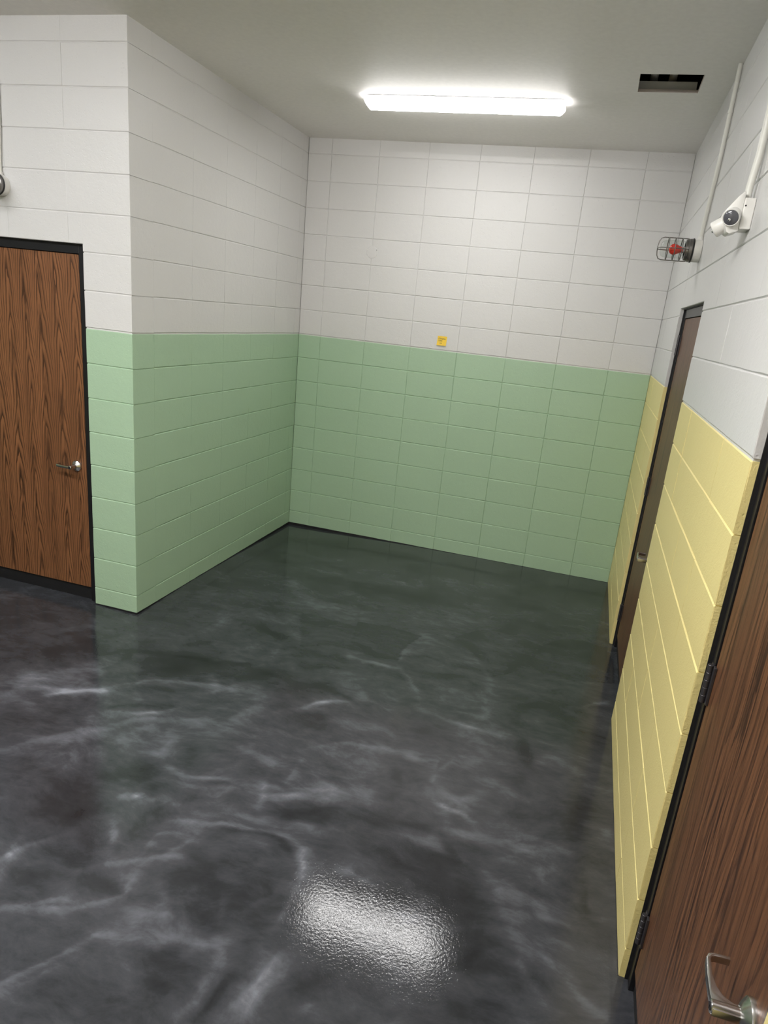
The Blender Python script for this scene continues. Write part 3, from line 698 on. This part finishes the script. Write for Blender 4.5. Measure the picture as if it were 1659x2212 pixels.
# wall with the flat-sawn oak door: the corner blocks turn the corner into the return wall
OL0, OL1 = -1.326, -0.312
lo_blocks = [(OL1, 0.0, a, b_, 0.2) for a, b_ in zip(LOW, LOW[1:])]
lo_blocks += grid_blocks([-2.55, -2.14, -1.733, OL0], LOW)
up_us = [-2.55, -2.03, -1.624, -1.218, -0.812, -0.405, 0.0]
up_blocks = [(a, b_, z0, z1, 0.2 if b_ == 0.0 else 0.10) for a, b_ in zip(up_us, up_us[1:]) for z0, z1 in zip(UPP, UPP[1:])]
lintel = [(a, b_, HEAD, LEVELS[iH], 0.10) for a, b_ in zip([OL0, -1.218, -0.812, -0.405, OL1], [-1.218, -0.812, -0.405, OL1])]
make_wall('wall_door_side', rotz(0, (0, -D, 0)),
          [(OL1+0.004, -0.004, -0.03, HEAD), (XMIN, OL0-0.004, -0.03, HEAD), (XMIN, -0.004, HEAD+0.004, H+0.02)],
          lo_blocks + lintel + up_blocks, 'green', 'short green and white block wall around the left oak door')
# right wall, u = -y
O1, O2, O3, O4 = 1.210, 2.185, 3.776, 4.735
rl = grid_blocks([0, .404, .807, O1], LOW) + grid_blocks([O2, 2.57, 2.97, 3.367, O3], LOW) + grid_blocks([O4, 5.2, 5.606, 6.01], LOW)
rl += [(a, b_, HEAD, LEVELS[iH], 0.10) for a, b_ in ((O1, 1.67), (1.67, O2), (O3, 4.18), (4.18, 4.59), (4.59, O4))]
rl += grid_blocks([0, .404, .807, O1, 1.67, 2.13, 2.57, 2.97, 3.367, O3, 4.18, 4.59, 5.0, 5.4, 5.8], UPP)
make_wall('wall_right', rotz(-math.pi/2, (W, 0, 0)),
          [(-0.1, O1-0.004, -0.03, HEAD), (O2+0.004, O3-0.004, -0.03, HEAD), (O4+0.004, 7.3, -0.03, HEAD), (-0.1, 7.3, HEAD+0.004, H+0.02)],
          rl, 'yellow', 'right wall of stacked painted blocks, yellow below and white above')
# walls behind the photographer, closing the corridor
for nm, fr, ln, lb in (('wall_rear', rotz(math.pi, (W, YMIN, 0)), W-XMIN, 'plain rear wall behind the viewer, yellow below and white above'),
                       ('wall_far_left', rotz(math.pi/2, (XMIN, 0, 0)), 0, 'plain far end wall of the corridor, green below and white above')):
    sl = [(0, ln, -0.03, H+0.02)] if ln else [(YMIN, 0, -0.03, H+0.02)]
    make_wall(nm, fr, sl, [], 'yellow' if ln else 'green', lb)

# ------------------------------------------------------------------ doors
def lever_set(parent, mat4):
    """local x towards the hinges, y out of the leaf, z up; origin on the leaf face"""
    bm = B()
    outer = [(-.0125, .0660), (.020, .0675), (.060, .0665), (.096, .0625), (.1065, .0575), (.1105, .0490), (.1120, .0180)]
    inner = [(.1050, .0180), (.1035, .0450), (.1000, .0515), (.0920, .0545), (.060, .0560), (.038, .0520), (.022, .0430), (.0145, .0300), (.0125, .0120), (-.0125, .0120)]
    prism(bm, outer + inner, -.0085, .0085, 0.0025)
    lv = obj('lever_handle', bm, M['steel'], parent, mat4, smooth=True, sharp=35)
    tag(lv, 'satin steel lever with a hooked return')
    bm = B(); lathe(bm, (0, 0, 0), (0, 1, 0), [(0.0, .0345), (.005, .0345), (.0090, .0330), (.0170, .0230), (.0210, .0150)], 36)
    obj('rose', bm, M['steel'], lv, mat4, smooth=True, sharp=25)
    bm = B(); lathe(bm, (0, 0, 0), (0, 1, 0), [(.0125, .0150), (.018, .0150), (.018, .0128), (.0665, .0122), (.0680, .0108)], 28)
    obj('hub', bm, M['steel'], lv, mat4, smooth=True, sharp=25)
    bm = B(); lathe(bm, (0, .0678, 0), (0, 1, 0), [(0, .0072), (.0012, .0070)], 20); box(bm, (-.001, .069, -.005), (.001, .0696, .005))
    obj('key_cylinder', bm, M['keyway'], lv, mat4)
def make_door(name, frame, u0, u1, hinge, wood_key, label, face=0.045, z_lever=0.895):
    """opening u0..u1 in wall coordinates, hinge = -1 on the u0 side, +1 on the u1 side"""
    org = frame @ Vector(((u0+u1)/2, 0.03, 0))
    d = empty(name, org, label, 'door', 'structure')
    fy, dy = 0.030, 0.034                                   # frame face and leaf face behind the wall face
    l0, l1, ztop, zbot = u0+face, u1-face, 2.135, 0.088
    for a, b_ in ((u0-0.002, l0-0.003), (l1+0.003, u1+0.002)):
        bm = B(); box(bm, (a, fy, -0.02), (b_, 0.15, HEAD+0.002), 0.0015); obj('frame_jamb', bm, M['black'], d, frame)
    bm = B(); box(bm, (l0-0.003, fy, ztop+0.004), (l1+0.003, 0.15, HEAD+0.002), 0.0015); obj('frame_head', bm, M['black'], d, frame)
    # dark bead of caulk where the frame meets the blocks
    bm = B()
    for a, b_ in ((u0-0.001, u0+0.004), (u1-0.004, u1+0.001)): box(bm, (a, 0.020, -0.02), (b_, fy+0.002, HEAD))
    box(bm, (u0, 0.022, HEAD-0.004), (u1, fy+0.002, HEAD+0.001))
    obj('caulk_bead', bm, M['gapblack'], d, frame)
    bm = B(); box(bm, (l0-0.004, 0.082, -0.02), (l1+0.004, 0.15, HEAD-0.01)); obj('frame_stop', bm, M['gapblack'], d, frame)
    # leaf, modelled about its own lower centre so that the grain follows it
    lm = frame @ Matrix.Translation(((l0+l1)/2, dy, zbot))
    hw = (l1-l0)/2 - 0.0025
    bm = B(); box(bm, (-hw, 0, 0), (hw, 0.044, ztop-zbot), 0.0012); obj('door_leaf', bm, M[wood_key], d, lm)
    bm = B(); box(bm, (l0-0.002, dy+0.012, -0.02), (l1+0.002, dy+0.036, zbot+0.002), 0.001); obj('bottom_strip', bm, M['gapblack'], d, frame)  # black strip set back in the gap below the leaf
    hu = l0 - 0.0005 if hinge < 0 else l1 + 0.0005
    for z in (0.255, 1.125, 1.985):
        bm = B()
        box(bm, (hu-0.020, dy-0.0075, z-0.057), (hu-0.002, dy-0.0035, z+0.057), 0.0006)
        box(bm, (hu+0.002, dy-0.0075, z-0.057), (hu+0.020, dy-0.0005, z+0.057), 0.0006)
        hg = obj('hinge', bm, M['bronze'], d, frame)
        for k in range(5):
            a = z - 0.0575 + k*0.0232
            bm = B(); lathe(bm, (hu, dy-0.0135, a), (0, 0, 1), [(0, .0072), (.0008, .0080), (.0216, .0080), (.0224, .0072)], 16)
            obj('knuckle', bm, M['bronze'], hg, frame, smooth=True, sharp=30)
    lu = (l1-0.071) if hinge < 0 else (l0+0.071)
    lm = frame @ Matrix.Translation((lu, dy, z_lever)) @ Matrix.Diagonal((-1, -1, 1, 1))
    if hinge > 0: lm = frame @ Matrix.Translation((lu, dy, z_lever)) @ Matrix.Diagonal((1, -1, 1, 1))
    lever_set(d, lm)
    return d
FR_R = rotz(-math.pi/2, (W, 0, 0)); FR_D = rotz(0, (0, -D, 0))
make_door('door_1', FR_D, OL0, OL1, -1, 'wood_flat', 'oak door with bold peaked grain in the short green wall at left', 0.058)
make_door('door_2', FR_R, O1, O2, -1, 'wood_straight', 'narrow-looking oak door farther along the right wall, between yellow blocks')
make_door('door_3', FR_R, O3, O4, -1, 'wood_straight', 'nearest oak door at the right edge with large steel lever', z_lever=0.906)

# ------------------------------------------------------------------ ceiling lights
def ceiling_light(loc, strength, col, label, seed):
    x, y = loc
    t = empty('ceiling_light', (x, y, H), label, 'light', None, 'wraparound ceiling lights')
    m4 = Matrix.Translation((x, y, H)); hl, hw = 0.618, 0.057
    bm = B(); box(bm, (-hl+0.004, -hw+0.004, -0.024), (hl-0.004, hw-0.004, -0.003), 0.002)
    obj('body', bm, M['fixture'], t, m4)
    for sx in (-0.36, 0.36):
        bm = B(); box(bm, (sx-0.03, -0.03, -0.004), (sx+0.03, 0.03, -0.0002)); obj('mounting_pad', bm, M['fixture'], t, m4)
    prof = [(hw, -0.0235), (hw+0.0015, -0.034), (hw-0.002, -0.048), (hw-0.012, -0.061), (hw-0.028, -0.0685), (hw-0.045, -0.0705)]
    prof = prof + [(-a, b_) for a, b_ in reversed(prof)]
    bm = B(); rings = []
    for px, k in ((-hl-0.002, 1.0), (-hl+0.004, 1.0), (hl-0.004, 1.0), (hl+0.002, 1.0)):
        s = 1 if px > 0 else -1
        rings.append([bm.verts.new((px - s*max(0, (-b_-0.036))*0.75*(1.0 if abs(px) > hl else 0.9), a, b_)) for a, b_ in prof])
    for A, C_ in zip(rings, rings[1:]):
        for i in range(len(prof)):
            f_ = bm.faces.new((A[i], A[(i+1) % len(prof)], C_[(i+1) % len(prof)], C_[i]))
            if i in (0, 1, len(prof)-3, len(prof)-2): f_.material_index = 1
    for r_ in (rings[0], rings[-1]): bm.faces.new(r_).material_index = 1
    obj('diffuser', bm, [glow('lit_diffuser', col, strength), glow('lit_diffuser_side', col, strength*0.032)], t, m4, smooth=True, sharp=30)
    return t
ceiling_light((1.486, -1.083), LAMP_MAIN, (1.0, 0.985, 0.965), 'lit white wraparound light on the ceiling of the alcove', 1)
ceiling_light((1.35, -4.45), LAMP_REAR, (1.0, 0.985, 0.965), 'lit wraparound ceiling light over the viewer, outside the picture', 2)
ceiling_light((-1.0, -4.2), LAMP_SIDE, (0.97, 0.98, 1.0), 'lit wraparound ceiling light down the corridor to the left', 3)
ceiling_light((0.3, -6.6), LAMP_REAR*0.5, (1.0, 0.985, 0.965), 'added unseen fill light, wraparound shape, beside the rear wall behind the viewer', 4)  # unseen extra light, added to fill the space from behind

# ------------------------------------------------------------------ caged wall lamps
def caged_lamp(mat4, label, bulb_key):
    """local x points out of the wall, z up, origin on the wall face"""
    t = empty('caged_wall_lamp', mat4.translation, label, 'lamp', None, 'caged wall lamps')
    WORLD[t.name] = mat4; t.matrix_basis = mat4
    bm = B(); lathe(bm, (0.0005, 0, 0), (1, 0, 0), [(0, .050), (.001, .0525), (.036, .0525), (.038, .051)], 32)
    bx_ = obj('junction_box', bm, M['boxpaint'], t, mat4, smooth=True, sharp=30)
    bm = B(); lathe(bm, (0.012, 0, 0.048), (0, 0, 1), [(0, .015), (.016, .015), (.018, .0125)], 18)
    obj('conduit_hub', bm, M['boxpaint'], bx_, mat4, smooth=True, sharp=30)
    for a in (0.5, -0.5):
        bm = B(); lathe(bm, (0.018, -0.0515*math.cos(a), 0.0515*math.sin(a)), (0, -math.cos(a), math.sin(a)), [(0, .006), (.002, .0055)], 12)
        obj('plug', bm, M['boxpaint'], bx_, mat4)
    bm = B(); lathe(bm, (0.038, 0, 0), (1, 0, 0), [(0, .0555), (.006, .0565), (.007, .0540)], 32)
    obj('gasket', bm, M['gasket'], t, mat4, smooth=True, sharp=30)
    bm = B(); lathe(bm, (0.044, 0, 0), (1, 0, 0), [(0, .0530), (.004, .0540), (.016, .0530), (.018, .0490), (.030, .0475), (.032, .0430), (.032, .038)], 32, caps=False)
    obj('collar', bm, M['gun'], t, mat4, smooth=True, sharp=30)
    bm = B(); lathe(bm, (0.060, 0, 0), (1, 0, 0), [(0, .0400), (.02, .0415), (.09, .0415), (.112, .0395), (.124, .0330), (.130, .020), (.131, .0)], 32, caps=False)
    obj('glass_jar', bm, M['glass'], t, mat4, smooth=True, sharp=60)
    bm = B(); lathe(bm, (0.040, 0, 0), (1, 0, 0), [(0, .020), (.030, .019), (.034, .0150), (.044, .0145)], 24)
    obj('socket', bm, M['socket'], t, mat4, smooth=True, sharp=30)
    bm = B(); lathe(bm, (0.083, 0, 0), (1, 0, 0), [(0, .012), (.008, .013), (.022, .0195), (.034, .0245), (.044, .0255), (.054, .0230), (.062, .0150), (.0655, .006), (.066, 0)], 28)
    obj('bulb', bm, M[bulb_key], t, mat4, smooth=True, sharp=60)
    rg = 0.0525
    for k in range(4):
        a = math.pi/2*k
        cy, cz = math.cos(a), math.sin(a)
        pts = [(0.062, rg*cy*0.98, rg*cz*0.98), (0.075, rg*cy, rg*cz), (0.178, rg*cy, rg*cz), (0.192, rg*cy*0.90, rg*cz*0.90), (0.200, rg*cy*0.62, rg*cz*0.62), (0.203, 0.22*rg*cy, 0.22*rg*cz)]
        obj('guard_wire', tube(B(), pts, .0023, 8), M['gun'], t, mat4, smooth=True, sharp=60)
    for xr, rr in ((0.092, rg), (0.124, rg), (0.156, rg), (0.203, rg*0.24)):
        pts = [(xr, rr*math.cos(2*math.pi*i/28), rr*math.sin(2*math.pi*i/28)) for i in range(28)]
        obj('guard_ring', tube(B(), pts, .0023, 8, True), M['gun'], t, mat4, smooth=True, sharp=60)
    return t
caged_lamp(rotz(math.pi, (W, -1.605, 2.466)) @ Matrix.Scale(1.06, 4), 'caged glass wall lamp with red bulb above the farther right-hand door', 'bulb_red')
caged_lamp(rotz(-math.pi/2, (-0.835, -D, 2.462)) @ Matrix.Scale(1.06, 4), 'caged wall lamp above the left oak door, cut by the picture edge', 'socket')

# ------------------------------------------------------------------ conduits
def conduit(pts, r, label, straps, frame_axis):
    t = obj('conduit', tube(B(), pts, r, 14), M['conduit'], None, None, True, 60)
    tag(t, label, 'conduit', None, 'painted conduits')
    for p in straps:
        bm = B(); p = Vector(p)
        pts_ = [p + Vector((0, 0, -0.006)), p + Vector((0, 0, 0.006))]
        tube(bm, pts_, r+0.0016, 14)
        obj('strap', bm, M['conduit'], t, None, True, 40)
xw = W - 0.0125
conduit([(xw, -1.607, 2.532), (xw, -1.612, 2.58), (xw, -1.640, 2.66), (xw, -1.690, 2.80), (xw, -1.710, 2.90), (xw, -1.712, 3.05), (xw, -1.712, H-0.001)], 0.0105,
        'thin painted conduit rising from the red-bulb lamp to the ceiling', [(xw, -1.712, 3.08)], 'x')
conduit([(xw-0.012, -2.905, 2.489), (xw-0.012, -2.905, 2.53), (xw-0.004, -2.905, 2.63), (xw-0.003, -2.905, 2.80), (xw-0.003, -2.905, H-0.001)], 0.0125,
        'cream conduit feeding the twin-head emergency light from above', [(xw-0.003, -2.905, 2.98)], 'x')
yw = -D - 0.0125
conduit([(-0.835, yw, 2.526), (-0.832, yw, 2.60), (-0.822, yw, 2.75), (-0.815, yw, 2.90), (-0.815, yw, H-0.001)], 0.0105,
        'thin painted conduit above the lamp by the left oak door', [], 'y')

# ------------------------------------------------------------------ emergency light on the right wall
def emergency_light():
    y0, z0 = -2.905, 2.380
    t = empty('emergency_light', (W, y0, z0), 'white emergency light with two round lamp heads high on the right wall', 'emergency light')
    fr = rotz(math.pi, (W, y0, z0))                     # local x out of the wall, y away from the viewer reversed, z up
    bm = B(); box(bm, (0.0005, -0.046, 0.012), (0.036, 0.046, 0.110), 0.004, seg=2)
    obj('back_box', bm, M['plastic'], t, fr)
    bm = B()
    poly = [(0.036, 0.005), (0.036, 0.128), (0.041, 0.131), (0.058, 0.112), (0.086, 0.072), (0.092, 0.050), (0.072, 0.000), (0.062, -0.005)]
    A = [bm.verts.new((x, -0.042, z)) for x, z in poly]; C_ = [bm.verts.new((x, 0.042, z)) for x, z in poly]
    bm.faces.new(A); bm.faces.new(C_)
    for i in range(len(poly)): bm.faces.new((A[i], A[(i+1) % len(poly)], C_[(i+1) % len(poly)], C_[i]))
    bmesh.ops.recalc_face_normals(bm, faces=bm.faces)
    bmesh.ops.bevel(bm, geom=list(bm.edges), offset=0.003, segments=2, affect='EDGES', profile=0.5)
    hs = obj('housing', bm, M['plastic'], t, fr, True, 35)
    bm = B(); lathe(bm, (0.030, 0.0462, 0.085), (0, 1, 0), [(-0.001, .003), (.0006, .0028)], 10); obj('screw', bm, M['gasket'], hs, fr)
    bm = B(); lathe(bm, (0.083, -0.008, 0.0225), (0.85, 0, -0.5), [(-0.004, .0045), (.0022, .0040)], 12); obj('indicator_light', bm, M['amber'], hs, fr)
    for c, ax in (((0.064, 0.044, 0.050), (0.26, 0.86, -0.34)), ((0.086, -0.018, 0.026), (0.74, -0.34, -0.52))):
        c = Vector(c); ax = Vector(ax).normalized()
        bm = B(); lathe(bm, c - ax*0.030, ax, [(0, .010), (.004, .0225), (.012, .0265), (.052, .0275), (.054, .0262), (.0525, .0245)], 32)
        h_ = obj('lamp_head', bm, M['plastic'], t, fr, True, 35)
        bm = B(); lathe(bm, c + ax*0.0215, ax, [(0, .0248), (.0014, .0240), (.0040, .0)], 32); obj('lens', bm, M['lens'], h_, fr, True, 60)
        bm = B(); lathe(bm, c + ax*0.0225 + Vector((0.004, 0, -0.006)), ax, [(0, .0052), (.003, .0045), (.0042, .002)], 14); obj('reflector', bm, M['chrome'], h_, fr, True, 60)
        bm = B(); lathe(bm, c - ax*0.036, ax, [(0, .020), (.008, .022)], 24); obj('swivel', bm, M['gasket'], h_, fr, True, 30)
emergency_light()

# ------------------------------------------------------------------ sticky note and round cover plate on the back wall
def sticky_note():
    x0, x1, z0, z1 = 1.2475, 1.3265, 1.779, 1.854
    nx, nz = 2, 7
    t = None
    bm = B(); vs = []
    for j in range(nz+1):
        f = j/nz
        off = -0.0016 - 0.0095*(1-f)**2.2                   # bottom edge lifts away from the wall
        vs.append([bm.verts.new((x0 + (x1-x0)*i/nx - 0.002*(1-f), off, z0 + (z1-z0)*f)) for i in range(nx+1)])
    vb = [[bm.verts.new(v.co + Vector((0, 0.0008, 0))) for v in row] for row in vs]
    for g_ in (vs, vb):
        for j in range(nz):
            for i in range(nx): bm.faces.new((g_[j][i], g_[j][i+1], g_[j+1][i+1], g_[j+1][i]))
    for i in range(nx):
        bm.faces.new((vs[0][i], vs[0][i+1], vb[0][i+1], vb[0][i])); bm.faces.new((vs[nz][i], vs[nz][i+1], vb[nz][i+1], vb[nz][i]))
    for j in range(nz):
        bm.faces.new((vs[j][0], vs[j+1][0], vb[j+1][0], vb[j][0])); bm.faces.new((vs[j][nx], vs[j+1][nx], vb[j+1][nx], vb[j][nx]))
    t = obj('sticky_note', bm, M['note'], None, None)
    tag(t, 'small yellow handwritten sticky note on the white blocks just above the green', 'sticky note')
    for word, xx, zz, size, shear in (('Changing', 1.2535, 1.829, 0.0165, 0.15), ('Table', 1.2530, 1.812, 0.0165, 0.15), ('cut', 1.2680, 1.793, 0.0165, 0.15)):
        cu = bpy.data.curves.new('lettering', 'FONT'); cu.body = word; cu.size = size; cu.shear = shear; cu.offset = 0.00025; cu.resolution_u = 2
        tmp = bpy.data.objects.new('tmp_text', cu); COL.objects.link(tmp)
        bpy.context.view_layer.update()
        me = bpy.data.meshes.new_from_object(tmp.evaluated_get(bpy.context.evaluated_depsgraph_get()))
        bpy.data.objects.remove(tmp); bpy.data.curves.remove(cu)
        f = (zz + 0.006 - z0)/(z1-z0)
        yy = -0.0016 - 0.0095*(1-f)**2.2 - 0.0004
        slope = 0.0095*2.2*(1-f)**1.2/(z1-z0)
        m4 = Matrix.Translation((xx, yy - 0.006*slope, zz)) @ Matrix.Rotation(math.pi/2 - math.atan(slope), 4, 'X')
        me.materials.clear(); me.materials.append(M['ink'])
        o = obj('lettering', me, None, t, m4)
sticky_note()

bm = B(); lathe(bm, (0.613, 0.0006, 2.455), (0, -1, 0), [(0, .0480), (.0012, .0480), (.0026, .0465), (.0030, .0440)], 32)
cp = tag(obj('cover_plate', bm, M['white'], None, None, True, 40), 'round blank cover plate painted over white, high on the back wall', 'cover plate')
for a in (0.45, 2.75, 3.9, 5.6):
    bm = B(); lathe(bm, (0.613 + 0.0445*math.cos(a), -0.0022, 2.455 + 0.0445*math.sin(a)), (0, -1, 0), [(0, .0032), (.0012, .0028)], 10)
    obj('screw', bm, M['gasket'] if a < 1 else M['boxpaint'], cp)

# ------------------------------------------------------------------ dark uneven sealant line where the blocks meet the floor
def base_bead(name, frame, runs, label):
    bm = B(); rs = random.Random(name)
    for u0, u1 in runs:
        n = max(2, int((u1-u0)/0.05)); A = []
        for i in range(n+1):
            u = u0 + (u1-u0)*i/n
            hgt, out = rs.uniform(0.0012, 0.0038), rs.uniform(0.002, 0.004)
            A.append([bm.verts.new(Vector(p)) for p in ((u, 0.002, hgt), (u, -out*0.5, hgt*0.7), (u, -out, -0.025), (u, 0.002, -0.025))])
        for a, b_ in zip(A, A[1:]):
            for k in range(4): bm.faces.new((a[k], a[(k+1) % 4], b_[(k+1) % 4], b_[k]))
        bm.faces.new(A[0]); bm.faces.new(A[-1])
    tag(obj(name, bm, M['gapblack'], None, frame), label, 'trim', 'structure')
base_bead('trim_1', rotz(0), [(0.0, W)], 'thin dark sealant line along the foot of the back wall')
base_bead('trim_2', rotz(math.pi/2), [(-D, 0.0)], 'thin dark sealant line along the foot of the left return wall')
base_bead('trim_3', rotz(-math.pi/2, (W, 0, 0)), [(0.0, O1)], 'thin dark sealant line below the far strip of yellow blocks')
base_bead('trim_4', rotz(-math.pi/2, (W, 0, 0)), [(O2, O3)], 'thin dark sealant line below the yellow blocks between two doors')
base_bead('trim_5', rotz(0, (0, -D, 0)), [(OL1, 0.0)], 'thin dark sealant line below the green corner blocks by the left door')
